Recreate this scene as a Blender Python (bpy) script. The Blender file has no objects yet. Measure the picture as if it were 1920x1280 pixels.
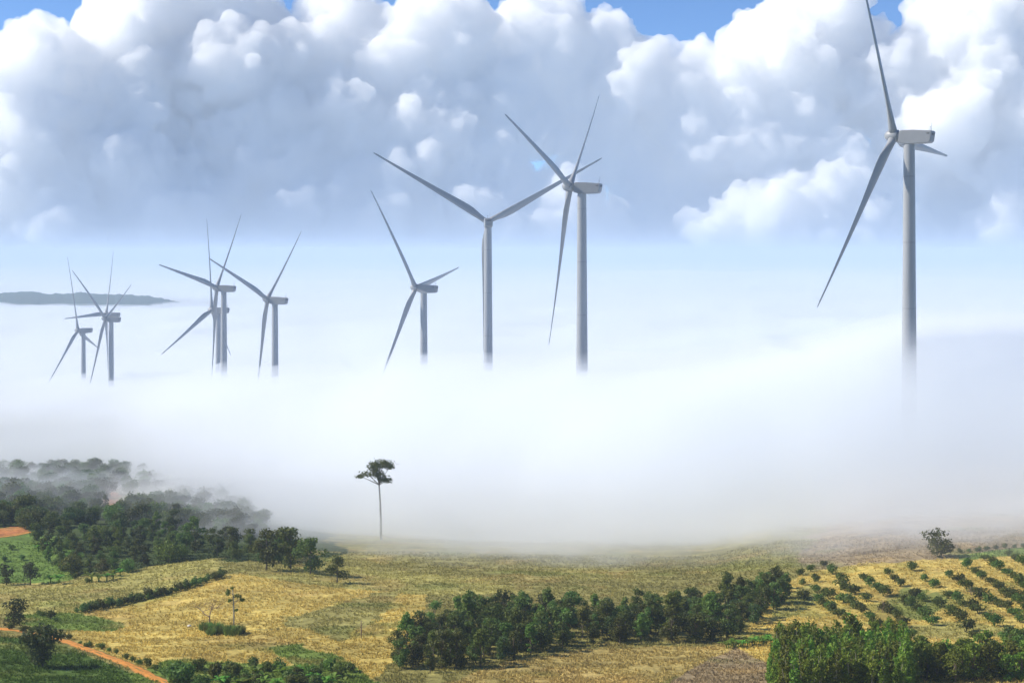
import bpy, math, random
import numpy as np
from mathutils import Vector, Matrix, noise as mnoise

# ------------------------------------------------------------------ camera, sky, sun, exposure
sc = bpy.context.scene
F, CX, HY = 3000.0, 960.0, 478.0           # focal length in photo pixels, centre column, horizon row
cam_d = bpy.data.cameras.new('camera')
cam = bpy.data.objects.new('camera', cam_d)
sc.collection.objects.link(cam)
cam_d.sensor_fit = 'HORIZONTAL'
cam_d.sensor_width = 36.0
cam_d.lens = 36.0 * F / 1920.0
cam_d.shift_y = (HY - 640.0) / 1920.0
cam_d.clip_start = 0.5
cam_d.clip_end = 200000.0
cam.location = (0, 0, 0)
cam.rotation_euler = (math.radians(90), 0, 0)
sc.camera = cam

SUN_EL, SUN_AZ = math.radians(38), math.radians(-86)      # azimuth from +Y towards +X
w = bpy.data.worlds.new('World'); sc.world = w; w.use_nodes = True
nt = w.node_tree; nt.nodes.clear()
out = nt.nodes.new('ShaderNodeOutputWorld'); bg = nt.nodes.new('ShaderNodeBackground')
sky = nt.nodes.new('ShaderNodeTexSky'); sky.sky_type = 'NISHITA'; sky.sun_disc = False
sky.sun_elevation = SUN_EL; sky.sun_rotation = SUN_AZ
sky.air_density = 0.55; sky.dust_density = 0.0; sky.ozone_density = 2.0; sky.altitude = 700
bg.inputs['Strength'].default_value = 0.14
tint = nt.nodes.new('ShaderNodeVectorMath'); tint.operation = 'MULTIPLY'; tint.inputs[1].default_value = (0.66, 0.83, 1.0)
nt.links.new(sky.outputs[0], tint.inputs[0]); nt.links.new(tint.outputs[0], bg.inputs['Color']); nt.links.new(bg.outputs[0], out.inputs[0])

sun_d = bpy.data.lights.new('sun', 'SUN'); sun = bpy.data.objects.new('sun', sun_d)
sc.collection.objects.link(sun)
sun_d.energy = 5.0; sun_d.angle = math.radians(0.5); sun_d.color = (1.0, 0.93, 0.80)
S = Vector((math.sin(SUN_AZ) * math.cos(SUN_EL), math.cos(SUN_AZ) * math.cos(SUN_EL), math.sin(SUN_EL)))
sun.rotation_euler = S.to_track_quat('Z', 'Y').to_euler()

sc.view_settings.view_transform = 'Standard'; sc.view_settings.look = 'None'
sc.view_settings.exposure = 0.32; sc.view_settings.gamma = 1.0
cy = sc.cycles
cy.max_bounces = 40; cy.volume_bounces = 40; cy.diffuse_bounces = 3; cy.glossy_bounces = 2
cy.transparent_max_bounces = 24; cy.transmission_bounces = 4
cy.use_denoising = True

# ------------------------------------------------------------------ helpers
rng = np.random.default_rng(11)
random.seed(7)

def mesh_from(name, V, Fc, mat=None, smooth=False):
    """V (n,3); Fc a list/array of equal-length faces, or a list of such arrays"""
    V = np.asarray(V, dtype=np.float32)
    groups = Fc if isinstance(Fc, list) and len(Fc) and isinstance(Fc[0], np.ndarray) and Fc[0].ndim == 2 else [np.asarray(Fc)]
    groups = [g for g in groups if len(g)]
    me = bpy.data.meshes.new(name)
    me.vertices.add(len(V)); me.vertices.foreach_set('co', V.ravel())
    loops = np.concatenate([g.ravel() for g in groups]).astype(np.int32)
    tot = np.concatenate([np.full(len(g), g.shape[1]) for g in groups]).astype(np.int32)
    start = np.concatenate([[0], np.cumsum(tot)[:-1]]).astype(np.int32)
    me.loops.add(len(loops)); me.loops.foreach_set('vertex_index', loops)
    me.polygons.add(len(tot)); me.polygons.foreach_set('loop_start', start); me.polygons.foreach_set('loop_total', tot)
    if smooth: me.polygons.foreach_set('use_smooth', np.ones(len(tot), dtype=bool))
    me.update(calc_edges=True); me.validate()
    if mat: me.materials.append(mat)
    return me

def link(name, me, parent=None, loc=None):
    o = bpy.data.objects.new(name, me); sc.collection.objects.link(o)
    if parent: o.parent = parent
    if loc is not None: o.location = loc
    return o

def tag(o, label=None, cat=None, group=None, kind=None):
    if label: o['label'] = label
    if cat: o['category'] = cat
    if group: o['group'] = group
    if kind: o['kind'] = kind
    return o

def empty(name, loc, rz=0.0):
    o = bpy.data.objects.new(name, None); sc.collection.objects.link(o)
    o.location = loc; o.rotation_euler = (0, 0, rz); o.empty_display_size = 0.5
    return o

def copy_tree(o, parent=None):
    c = o.copy(); sc.collection.objects.link(c)
    if parent: c.parent = parent
    for ch in list(o.children): copy_tree(ch, c)
    return c

class MB:
    """collects shapes for one mesh"""
    def __init__(s): s.v = []; s.q = []; s.t = []; s.n = 0
    def add(s, V, Q=None, T=None):
        s.v.append(np.asarray(V, float))
        if Q is not None and len(Q): s.q.append(np.asarray(Q, int) + s.n)
        if T is not None and len(T): s.t.append(np.asarray(T, int) + s.n)
        s.n += len(V)
    def tube(s, pts, radii, seg=7, cap=True):
        pts = [Vector(p) for p in pts]; rings = []
        ref = Vector((0.31, 0.95, 0.07))
        for i, p in enumerate(pts):
            d = (pts[min(i + 1, len(pts) - 1)] - pts[max(i - 1, 0)]).normalized()
            a = d.cross(ref)
            if a.length < 1e-3: a = d.cross(Vector((1, 0, 0)))
            a.normalize(); b = d.cross(a)
            rings += [p + (a * math.cos(2 * math.pi * k / seg) + b * math.sin(2 * math.pi * k / seg)) * radii[i] for k in range(seg)]
        Q = [(i * seg + k, i * seg + (k + 1) % seg, (i + 1) * seg + (k + 1) % seg, (i + 1) * seg + k) for i in range(len(pts) - 1) for k in range(seg)]
        T = []
        n = len(rings)
        if cap:
            rings += [pts[0], pts[-1]]
            b0 = (len(pts) - 1) * seg
            T = [(n, (k + 1) % seg, k) for k in range(seg)] + [(n + 1, b0 + k, b0 + (k + 1) % seg) for k in range(seg)]
        s.add(rings, Q, T)
    def box(s, c, h):
        c = np.array(c, float); h = np.array(h, float)
        V = [c + h * np.array(k) for k in ((-1,-1,-1),(1,-1,-1),(1,1,-1),(-1,1,-1),(-1,-1,1),(1,-1,1),(1,1,1),(-1,1,1))]
        s.add(V, [(0,3,2,1),(4,5,6,7),(0,1,5,4),(1,2,6,5),(2,3,7,6),(3,0,4,7)])
    def mesh(s, name, mat=None, smooth=False):
        g = []
        if s.q: g.append(np.concatenate(s.q))
        if s.t: g.append(np.concatenate(s.t))
        return mesh_from(name, np.concatenate(s.v), g, mat, smooth)

# ---- value noise (vectorised), used for the terrain, the fog top and the field borders
_tab = rng.random((256, 256))
def vnoise(x, y):
    xi = np.floor(x).astype(int); yi = np.floor(y).astype(int)
    fx = x - xi; fy = y - yi
    fx = fx * fx * (3 - 2 * fx); fy = fy * fy * (3 - 2 * fy)
    g = lambda a, b: _tab[a & 255, b & 255]
    return (g(xi, yi) * (1 - fx) + g(xi + 1, yi) * fx) * (1 - fy) + (g(xi, yi + 1) * (1 - fx) + g(xi + 1, yi + 1) * fx) * fy
def fbm(x, y, oct=4, gain=0.5):
    s = 0; a = 1.0; t = 0
    for k in range(oct):
        s = s + a * (vnoise(x * 2 ** k + 17.3 * k, y * 2 ** k + 5.1 * k) - 0.5); t += a; a *= gain
    return s / t * 2                                       # about -1 .. 1
def smooth01(x, a, b):
    t = np.clip((x - a) / (b - a), 0, 1); return t * t * (3 - 2 * t)

# ---- node materials
def new_mat(name):
    m = bpy.data.materials.new(name); m.use_nodes = True
    m.node_tree.nodes.clear(); return m, m.node_tree
def N(nt, t, **kw):
    n = nt.nodes.new(t)
    for k, v in kw.items(): setattr(n, k, v)
    return n
def volume_mat(name, density, color=(1, 1, 1), aniso=0.0):
    m, t = new_mat(name)
    o = N(t, 'ShaderNodeOutputMaterial'); v = N(t, 'ShaderNodeVolumePrincipled')
    v.inputs['Color'].default_value = (*color, 1); v.inputs['Density'].default_value = density
    v.inputs['Anisotropy'].default_value = aniso
    t.links.new(v.outputs[0], o.inputs['Volume'])
    return m
def simple_mat(name, col, rough=0.6, noise_scale=None, noise_amt=0.15, spec=0.3, coords='Object'):
    m, t = new_mat(name)
    o = N(t, 'ShaderNodeOutputMaterial'); b = N(t, 'ShaderNodeBsdfPrincipled')
    b.inputs['Roughness'].default_value = rough; b.inputs['Specular IOR Level'].default_value = spec
    b.inputs['Base Color'].default_value = (*col, 1)
    if noise_scale:
        tc = N(t, 'ShaderNodeTexCoord'); nz = N(t, 'ShaderNodeTexNoise'); mx = N(t, 'ShaderNodeMix', data_type='RGBA')
        nz.inputs['Scale'].default_value = noise_scale; nz.inputs['Detail'].default_value = 5
        mx.inputs[6].default_value = tuple(c * (1 - noise_amt) for c in col) + (1,)
        mx.inputs[7].default_value = tuple(min(1, c * (1 + noise_amt)) for c in col) + (1,)
        t.links.new(tc.outputs[coords], nz.inputs['Vector']); t.links.new(nz.outputs['Fac'], mx.inputs[0])
        t.links.new(mx.outputs[2], b.inputs['Base Color'])
    t.links.new(b.outputs[0], o.inputs['Surface'])
    return m

# ------------------------------------------------------------------ terrain
# depth (m) and photo row of the visible ground along nine bearings, then heights where mist hides it
COLS = {
 -900: ([300,1205],[400,1110],[450,1040],[520,985],[700,905]),
 0:    ([300,1190],[400,1090],[450,1015],[520,960],[700,889]),
 200:  ([300,1195],[400,1078],[450,1015],[520,965],[700,880]),
 400:  ([300,1190],[400,1057],[450,1022],[520,982],[700,905]),
 700:  ([300,1185],[370,1100],[440,1039],[480,1018],[520,1003],[700,985]),
 960:  ([300,1188],[370,1098],[430,1050],[480,1026],[520,1012],[700,990]),
 1300: ([300,1192],[370,1106],[430,1056],[480,1022],[520,1008],[700,985]),
 1500: ([300,1192],[370,1098],[430,1026],[480,988],[520,972],[700,960]),
 1700: ([300,1203],[360,1100],[400,1040],[440,997],[480,968],[520,953],[700,945]),
 1920: ([300,1196],[360,1088],[400,1031],[440,992],[480,965],[520,950],[700,942]),
 2900: ([300,1200],[360,1090],[400,1035],[440,994],[480,966],[520,950],[700,942]),
}
DK = np.array([4, 30, 120, 200, 250, 300, 330, 360, 400, 440, 480, 520, 600, 700, 850, 1000, 1500, 3000, 90000.0])
UK = np.array(sorted(COLS))
ZT = np.zeros((len(UK), len(DK)))
for i, u in enumerate(UK):
    ks = [(4, -2.0), (30, -15.0), (120, -44.0), (200, -59.0), (250, -66.8 if u < 1400 else -66.0)] + [(d, -(p - HY) / F * d) for d, p in COLS[u]]
    ks += ([(850, -102.5), (1000, -112.0)] if u <= 200 else [(850, -112.0), (1000, -135.0)] if u == 400 else [(1000, -150.0)])
    ks += [(1500, -165.0), (3000, -170.0), (90000, -170.0)]
    ZT[i] = np.interp(DK, [k[0] for k in ks], [k[1] for k in ks])

def ground(x, y, detail=True):
    x = np.asarray(x, float); y = np.asarray(y, float)
    yy = np.maximum(y, 4.0)
    u = CX + F * x / yy
    u = np.clip(u, UK[0], UK[-1])
    # cubic-ish smoothing between the bearings and depths
    iu = np.clip(np.searchsorted(UK, u) - 1, 0, len(UK) - 2); fu = (u - UK[iu]) / (UK[iu + 1] - UK[iu]); fu = fu * fu * (3 - 2 * fu)
    idp = np.clip(np.searchsorted(DK, yy) - 1, 0, len(DK) - 2); fd = (yy - DK[idp]) / (DK[idp + 1] - DK[idp]); fd = np.clip(fd, 0, 1)
    z = (ZT[iu, idp] * (1 - fd) + ZT[iu, idp + 1] * fd) * (1 - fu) + (ZT[iu + 1, idp] * (1 - fd) + ZT[iu + 1, idp + 1] * fd) * fu
    if detail:
        k = smooth01(yy, 40, 200)
        z = z + k * (0.9 * fbm(x / 60 + 3.1, y / 60 + 8.7, 3) + 0.18 * fbm(x / 6 + 1.7, y / 6 + 2.2, 3))
    return z

_ds = np.concatenate([np.arange(205, 460, 0.5), np.arange(460, 900, 1.0)])
def at(px, py):
    """ground point seen at a photo pixel"""
    x = (px - CX) / F * _ds
    r = HY - F * ground(x, _ds) / _ds
    hit = np.nonzero(r <= py)[0]
    d = _ds[hit[0]] if len(hit) else _ds[-1]
    if len(hit) and hit[0] > 0:
        i = hit[0]; f = (r[i - 1] - py) / max(1e-6, r[i - 1] - r[i]); d = _ds[i - 1] + f * (_ds[i] - _ds[i - 1])
    X = (px - CX) / F * d
    return Vector((X, d, float(ground(X, d))))
def at_depth(px, d, z=None):
    X = (px - CX) / F * d
    return Vector((X, d, float(ground(X, d)) if z is None else z))

def in_poly(px, py, poly):
    inside = np.zeros(np.shape(px), bool); n = len(poly)
    for i in range(n):
        x1, y1 = poly[i]; x2, y2 = poly[(i + 1) % n]
        c = ((y1 > py) != (y2 > py)) & (px < (x2 - x1) * (py - y1) / (y2 - y1 + 1e-9) + x1)
        inside ^= c
    return inside

# colour of every field: the plots of the hillside, their borders found by looking where each lies
STRAW, DRYGREEN, GREEN, MEADOW = (0.56, 0.43, 0.12), (0.38, 0.34, 0.105), (0.17, 0.235, 0.045), (0.145, 0.225, 0.045)
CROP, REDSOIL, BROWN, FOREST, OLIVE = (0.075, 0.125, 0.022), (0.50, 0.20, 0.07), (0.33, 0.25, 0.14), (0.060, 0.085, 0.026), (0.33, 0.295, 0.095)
PLOTS = [  # (polygon in the photo, colour, raggedness)
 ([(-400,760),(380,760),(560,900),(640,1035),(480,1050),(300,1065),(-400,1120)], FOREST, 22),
 ([(-300,985),(40,990),(110,1010),(150,1045),(140,1085),(60,1100),(-300,1120)], MEADOW, 6),
 ([(-100,1003),(40,985),(58,998),(20,1006),(-100,1020)], REDSOIL, 2),
 ([(190,935),(210,918),(228,930),(240,950),(222,968),(198,965)], REDSOIL, 3),
 ([(220,930),(330,925),(340,945),(240,955)], OLIVE, 4),
 ([(-400,1105),(140,1090),(290,1060),(410,1048),(420,1080),(300,1115),(145,1150),(60,1150),(-400,1160)], DRYGREEN, 5),
 ([(145,1150),(300,1115),(420,1075),(520,1085),(800,1110),(790,1180),(700,1280),(620,1300),(330,1300),(200,1230),(110,1195),(160,1165)], STRAW, 5),
 ([(20,1150),(145,1148),(240,1170),(200,1182),(90,1180),(10,1165)], GREEN, 5),
 ([(500,1215),(560,1208),(620,1225),(680,1260),(640,1280),(560,1250)], GREEN, 6),
 ([(700,1110),(760,1105),(700,1170),(640,1200),(520,1160)], OLIVE, 14),
 ([(430,1075),(620,1060),(900,1085),(1000,1110),(780,1115),(600,1095)], DRYGREEN, 6),
 ([(-400,1192),(60,1196),(130,1215),(250,1262),(330,1310),(-400,1330)], CROP, 3),
 ([(240,1268),(320,1235),(660,1250),(760,1300),(240,1330)], GREEN, 8),
 ([(780,1300),(950,1240),(1100,1218),(1360,1210),(1400,1225),(1240,1280),(1240,1330),(780,1330)], (0.44, 0.34, 0.115), 5),
 ([(1250,1285),(1330,1235),(1385,1213),(1450,1213),(1470,1262),(1450,1300),(1250,1300)], BROWN, 4),
 ([(1470,1090),(1560,1060),(1800,1040),(1920,1036),(2300,1030),(2300,1250),(1440,1240),(1380,1215),(1420,1150)], STRAW, 5),
 ([(1660,1120),(1700,1105),(1760,1110),(1775,1140),(1730,1165),(1660,1150)], (0.27, 0.29, 0.08), 14),
 ([(1640,1180),(1780,1165),(1920,1180),(1920,1195),(1720,1195)], DRYGREEN, 9),
 ([(1470,1110),(1530,1095),(1560,1110),(1500,1150),(1440,1165)], DRYGREEN, 6),
 ([(1500,1060),(1540,990),(1700,925),(2300,915),(2300,1028),(1790,1040),(1580,1066)], BROWN, 16),
 ([(1790,1040),(1920,1026),(2200,1020),(2200,1036),(1920,1040),(1800,1050)], GREEN, 3),
 ([(1890,1225),(1870,1190),(1960,1170),(2300,1180),(2300,1250)], GREEN, 5),
 ([(1700,1272),(1920,1270),(2300,1265),(2300,1330),(1650,1330)], STRAW, 2),
]
def plot_colour(X, Y, Z):
    px = CX + F * X / Y; py = HY - F * Z / Y
    col = np.tile(np.array(OLIVE) * 0.9, (len(X), 1))
    n1 = fbm(X / 7 + 31, Y / 7 + 12, 4); n2 = fbm(X / 7 + 91, Y / 7 + 55, 4)
    for poly, c, rag in PLOTS:
        m = in_poly(px + n1 * rag * 2.2, py + n2 * rag, poly)
        col[m] = c
    # stains of greener growth and drier straw with shapes of their own
    g = smooth01(fbm(X / 16 + 7, Y / 16 + 3, 5), 0.18, 0.5)[:, None] * 0.55
    col = col * (1 - g) + np.array((0.22, 0.24, 0.06)) * g
    d = smooth01(fbm(X / 9 + 77, Y / 9 + 43, 5), 0.15, 0.5)[:, None] * 0.35
    s = np.array((0.48, 0.33, 0.12))
    isdry = (col[:, :1] > 0.15)
    col = np.where(isdry, col * (1 - d) + s * d, col)
    fur = np.clip(1.0 + 0.34 * fbm(X / 15 + 0.15 * Y + 4, Y / 1.9 + 8, 4, 0.6) + 0.2 * fbm(X / 22 + 9, Y / 12 + 1, 3), 0.55, 1.35)[:, None]   # furrows and worn strips along the slope
    return np.clip(col * fur, 0, 1)

def build_terrain():
    U = np.concatenate([np.arange(-1500, -240, 60), np.arange(-240, 2160, 5), np.arange(2160, 3500, 60)])
    D = np.concatenate([np.linspace(3, 215, 24), np.arange(220, 480, 0.8), np.arange(480, 760, 2.5), np.geomspace(765, 60600, 40)])
    UU, DD = np.meshgrid(U, D)
    X = (UU - CX) / F * DD
    Z = ground(X, DD)
    V = np.stack([X.ravel(), DD.ravel(), Z.ravel()], 1)
    nu = len(U); i = np.arange(len(D) - 1)[:, None] * nu + np.arange(nu - 1)[None, :]
    Q = np.stack([i, i + 1, i + nu + 1, i + nu], -1).reshape(-1, 4)
    m, t = new_mat('ground_soil_and_grass')
    o = N(t, 'ShaderNodeOutputMaterial'); b = N(t, 'ShaderNodeBsdfPrincipled')
    b.inputs['Roughness'].default_value = 0.95; b.inputs['Specular IOR Level'].default_value = 0.1
    at_ = N(t, 'ShaderNodeAttribute', attribute_name='plot')
    geo = N(t, 'ShaderNodeNewGeometry')
    n1 = N(t, 'ShaderNodeTexNoise'); n1.inputs['Scale'].default_value = 0.9; n1.inputs['Detail'].default_value = 6; n1.inputs['Roughness'].default_value = 0.7
    n2 = N(t, 'ShaderNodeTexNoise'); n2.inputs['Scale'].default_value = 0.15; n2.inputs['Detail'].default_value = 5
    r1 = N(t, 'ShaderNodeMapRange'); r1.inputs[1].default_value = 0.3; r1.inputs[2].default_value = 0.7; r1.inputs[3].default_value = 0.55; r1.inputs[4].default_value = 1.4
    r2 = N(t, 'ShaderNodeMapRange'); r2.inputs[1].default_value = 0.3; r2.inputs[2].default_value = 0.7; r2.inputs[3].default_value = 0.75; r2.inputs[4].default_value = 1.2
    mu = N(t, 'ShaderNodeMath', operation='MULTIPLY'); vm = N(t, 'ShaderNodeVectorMath', operation='SCALE')
    bump = N(t, 'ShaderNodeBump'); bump.inputs['Strength'].default_value = 0.9; bump.inputs['Distance'].default_value = 0.5
    for a, b_ in ((geo.outputs['Position'], n1.inputs['Vector']), (geo.outputs['Position'], n2.inputs['Vector']), (n1.outputs['Fac'], r1.inputs[0]), (n2.outputs['Fac'], r2.inputs[0]),
                  (r1.outputs[0], mu.inputs[0]), (r2.outputs[0], mu.inputs[1]), (at_.outputs['Color'], vm.inputs[0]), (mu.outputs[0], vm.inputs['Scale']),
                  (vm.outputs[0], b.inputs['Base Color']), (n1.outputs['Fac'], bump.inputs['Height']), (bump.outputs[0], b.inputs['Normal']), (b.outputs[0], o.inputs['Surface'])):
        t.links.new(a, b_)
    me = mesh_from('terrain', V, Q, m, True)
    a = me.attributes.new('plot', 'FLOAT_COLOR', 'POINT')
    c = np.ones((len(V), 4), np.float32); c[:, :3] = plot_colour(V[:, 0], V[:, 1], V[:, 2])
    a.data.foreach_set('color', c.ravel())
    return tag(link('terrain', me), 'rolling farmland hillside of dry straw fields, meadow and forest floor', kind='structure')
terrain = build_terrain()

# far wooded ridge standing out of the fog
def build_hills():
    U = np.arange(-1200, 700, 4.0); D = np.linspace(4300, 5200, 14)
    UU, DD = np.meshgrid(U, D)
    X = (UU - CX) / F * DD
    top = np.interp(U, [-1200, -200, 0, 60, 120, 180, 260, 330, 400, 480, 560, 700], [545, 540, 548, 553, 556, 552, 557, 566, 578, 590, 596, 600])
    top = top - 8 * fbm(U / 45, U * 0 + 3.3, 3) - 4.5 * np.abs(fbm(U / 8, U * 0 + 9.1, 3))
    zt = -(top - HY) / F * 4600
    prof = np.sin(np.linspace(0.05, 1, 14) * math.pi) ** 0.8
    Z = -180 + (zt[None, :] + 180) * prof[:, None] / prof.max() + 3 * fbm(X / 40, DD / 40, 3)
    V = np.stack([X.ravel(), DD.ravel(), Z.ravel()], 1)
    nu = len(U); i = np.arange(len(D) - 1)[:, None] * nu + np.arange(nu - 1)[None, :]
    Q = np.stack([i, i + 1, i + nu + 1, i + nu], -1).reshape(-1, 4)
    m = simple_mat('far_forest', (0.05, 0.07, 0.04), 1.0, 0.05, 0.4, 0.0)
    return tag(link('hills', mesh_from('hills', V, Q, m, True)), 'low blue wooded ridge rising out of the fog on the left', kind='structure')
build_hills()
# ------------------------------------------------------------------ fog bank in the valley
FOGC = {  # bearing: depth -> top of the fog; the first depth is where it begins on the ground
 -900: [(540,-95),(600,-91),(700,-95),(800,-99),(900,-102),(1250,-112),(1600,-126),(3000,-131)],
 0:    [(560,-88),(620,-89),(700,-93.5),(800,-97.5),(900,-101),(1000,-104),(1250,-109),(1600,-124),(3000,-131)],
 200:  [(560,-89),(620,-89),(700,-93),(800,-96),(900,-98),(1000,-100),(1250,-104),(1420,-110),(1600,-124),(3000,-131)],
 420:  [(525,-90),(570,-86),(640,-80),(800,-79),(1041,-80),(1130,-83),(1250,-92),(1600,-122),(3000,-131)],
 620:  [(490,-91),(540,-84),(640,-72),(800,-69),(950,-72),(1250,-98),(1600,-124),(3000,-131)],
 790:  [(475,-90),(520,-81),(640,-64),(800,-62),(948,-70),(1250,-102),(1600,-124),(3000,-131)],
 960:  [(470,-90),(520,-80),(640,-56),(833,-59),(950,-72),(1250,-102),(1600,-124),(3000,-131)],
 1090: [(466,-89),(520,-76),(600,-53),(695,-49),(833,-60),(1000,-80),(1250,-104),(1600,-124),(3000,-131)],
 1300: [(462,-88),(510,-70),(562,-48),(695,-47),(833,-62),(1000,-80),(1250,-104),(1600,-124),(3000,-131)],
 1500: [(452,-83),(490,-74),(525,-54),(562,-38),(695,-42),(833,-58),(1000,-76),(1250,-100),(1600,-122),(3000,-131)],
 1700: [(446,-80),(485,-73),(525,-51),(562,-29),(650,-33),(833,-52),(1000,-70),(1250,-98),(1600,-122),(3000,-131)],
 1920: [(446,-80),(485,-73),(525,-50),(562,-28),(650,-31),(833,-50),(1000,-70),(1250,-98),(1600,-122),(3000,-131)],
 2900: [(446,-80),(485,-73),(525,-50),(562,-28),(650,-31),(833,-50),(1000,-70),(1250,-98),(1600,-122),(3000,-131)],
}
def layer(name, mat, lift, bump, d0, dens_label, umin=-1500, umax=3500, dmax=60000):
    """closed volume: bumpy top over a floor that lies inside the ground"""
    U = np.concatenate([np.arange(umin, -200, 60), np.arange(-200, 2130, 14), np.arange(2130, umax + 1, 60)])
    D = np.concatenate([np.arange(380 + d0, 760, 4), np.arange(760, 1700, 9), np.geomspace(1710, dmax, 150)])
    UU, DD = np.meshgrid(U, D)
    X = (UU - CX) / F * DD
    uk = np.array(sorted(FOGC)); DF = np.concatenate([np.arange(380, 1700, 5.0), [3000, 100000]])
    tab = np.array([np.interp(DF, [k[0] for k in FOGC[u]], [k[1] for k in FOGC[u]]) for u in uk])
    st = np.array([FOGC[u][0][0] for u in uk])
    uc = np.clip(UU, uk[0], uk[-1])
    iu = np.clip(np.searchsorted(uk, uc) - 1, 0, len(uk) - 2); fu = (uc - uk[iu]) / (uk[iu + 1] - uk[iu])
    idx = np.clip(np.searchsorted(DF, DD) - 1, 0, len(DF) - 2); fd = np.clip((DD - DF[idx]) / (DF[idx + 1] - DF[idx]), 0, 1)
    top = (tab[iu, idx] * (1 - fd) + tab[iu, idx + 1] * fd) * (1 - fu) + (tab[iu + 1, idx] * (1 - fd) + tab[iu + 1, idx + 1] * fd) * fu
    start = st[iu] * (1 - fu) + st[iu + 1] * fu + d0
    g = ground(X, DD, False)
    sc_ = np.clip(DD / 700, 1, 6)
    nz = fbm(X / (45 * sc_) + 5, DD / (70 * sc_) + 9, 5, 0.55) * 5.5 * np.minimum(sc_, 2) ** 0.8 + fbm(X / (170 * sc_) + 15, DD / (260 * sc_) + 2, 3) * 8.0 * np.minimum(sc_, 2) ** 0.8
    grow = smooth01(DD, start, start + 60)
    nz = nz + 11 * smooth01(DD, 620, 900) * fbm(X / 120 + 44, DD / 190 + 21, 5, 0.55)
    nz = nz * np.clip((top - g) / 14, 0.06, 1)
    if lift: top = np.maximum(top, g + 0.4)
    near = 1 - smooth01(DD, 495, 600)
    left = 1 - smooth01(UU, 300, 500)
    amt = (0.6 + 1.0 * near) * np.clip(DD / 900, 0.62, 1.3) * (1 - left * (0.45 - 0.35 * smooth01(DD, 520, 600) * (1 - smooth01(DD, 800, 900))))
    amt = amt * (1 - 0.8 * smooth01(DD, 2000, 4000))
    top = top + bump * (nz + 22 * smooth01(DD, 1900, 3000) * (1 - smooth01(DD, 4200, 4600)) * fbm(X / 330 + 3, DD / 700, 5, 0.6) + smooth01(DD, 4700, 6000) * (30 * np.abs(fbm(X / 2600 + 5, DD / 1500 + 2, 4)) + 26 * fbm(X / 900 + 1, DD / 1300, 4))) * grow + lift * grow * amt
    wob = fbm(X / 42 + 71, DD / 30 + 13, 5, 0.6) * 34
    f = smooth01(DD + wob, start, start + 40)
    low = g - 6.0
    top = low + np.maximum(top - low, 0.02) * f + 0.02
    edge = np.minimum(np.minimum(UU - umin, umax - UU) / 60.0, 1)
    bot = np.minimum(g - 12, top - 1.0)
    nu, nd = len(U), len(D)
    V = np.concatenate([np.stack([X.ravel(), DD.ravel(), top.ravel()], 1), np.stack([X.ravel(), DD.ravel(), bot.ravel()], 1)])
    i = np.arange(nd - 1)[:, None] * nu + np.arange(nu - 1)[None, :]
    Qt = np.stack([i, i + 1, i + nu + 1, i + nu], -1).reshape(-1, 4)
    Qb = Qt[:, ::-1] + nu * nd
    K = nu * nd; a = np.arange(nu - 1); r = np.arange(nd - 1) * nu
    front = np.stack([a, a + K, a + 1 + K, a + 1], -1)
    b0 = (nd - 1) * nu; back = np.stack([b0 + a + 1, b0 + a + 1 + K, b0 + a + K, b0 + a], -1)
    left = np.stack([r, r + nu, r + nu + K, r + K], -1)
    rr = r + nu - 1; right = np.stack([rr + nu, rr, rr + K, rr + nu + K], -1)
    me = mesh_from(name, V, np.concatenate([Qt, Qb, front, back, left, right]), mat, True)
    return tag(link(name, me), dens_label, kind='stuff')
layer('fog', volume_mat('fog_droplets', 0.055, (0.936, 0.958, 0.982)), 0.0, 1.0, 0, 'white morning fog filling the valley up to the horizon')
layer('mist', volume_mat('thin_mist', 0.0072, (0.95, 0.968, 0.987)), 17.0, 0.8, -84, 'thin mist drifting over the top and front edge of the fog bank', dmax=9000)
layer('mist', volume_mat('thicker_mist', 0.014, (0.95, 0.968, 0.987)), 7.5, 1.0, -42, 'thicker ragged mist creeping over the hillside in front of the fog bank', dmax=3000)

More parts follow.
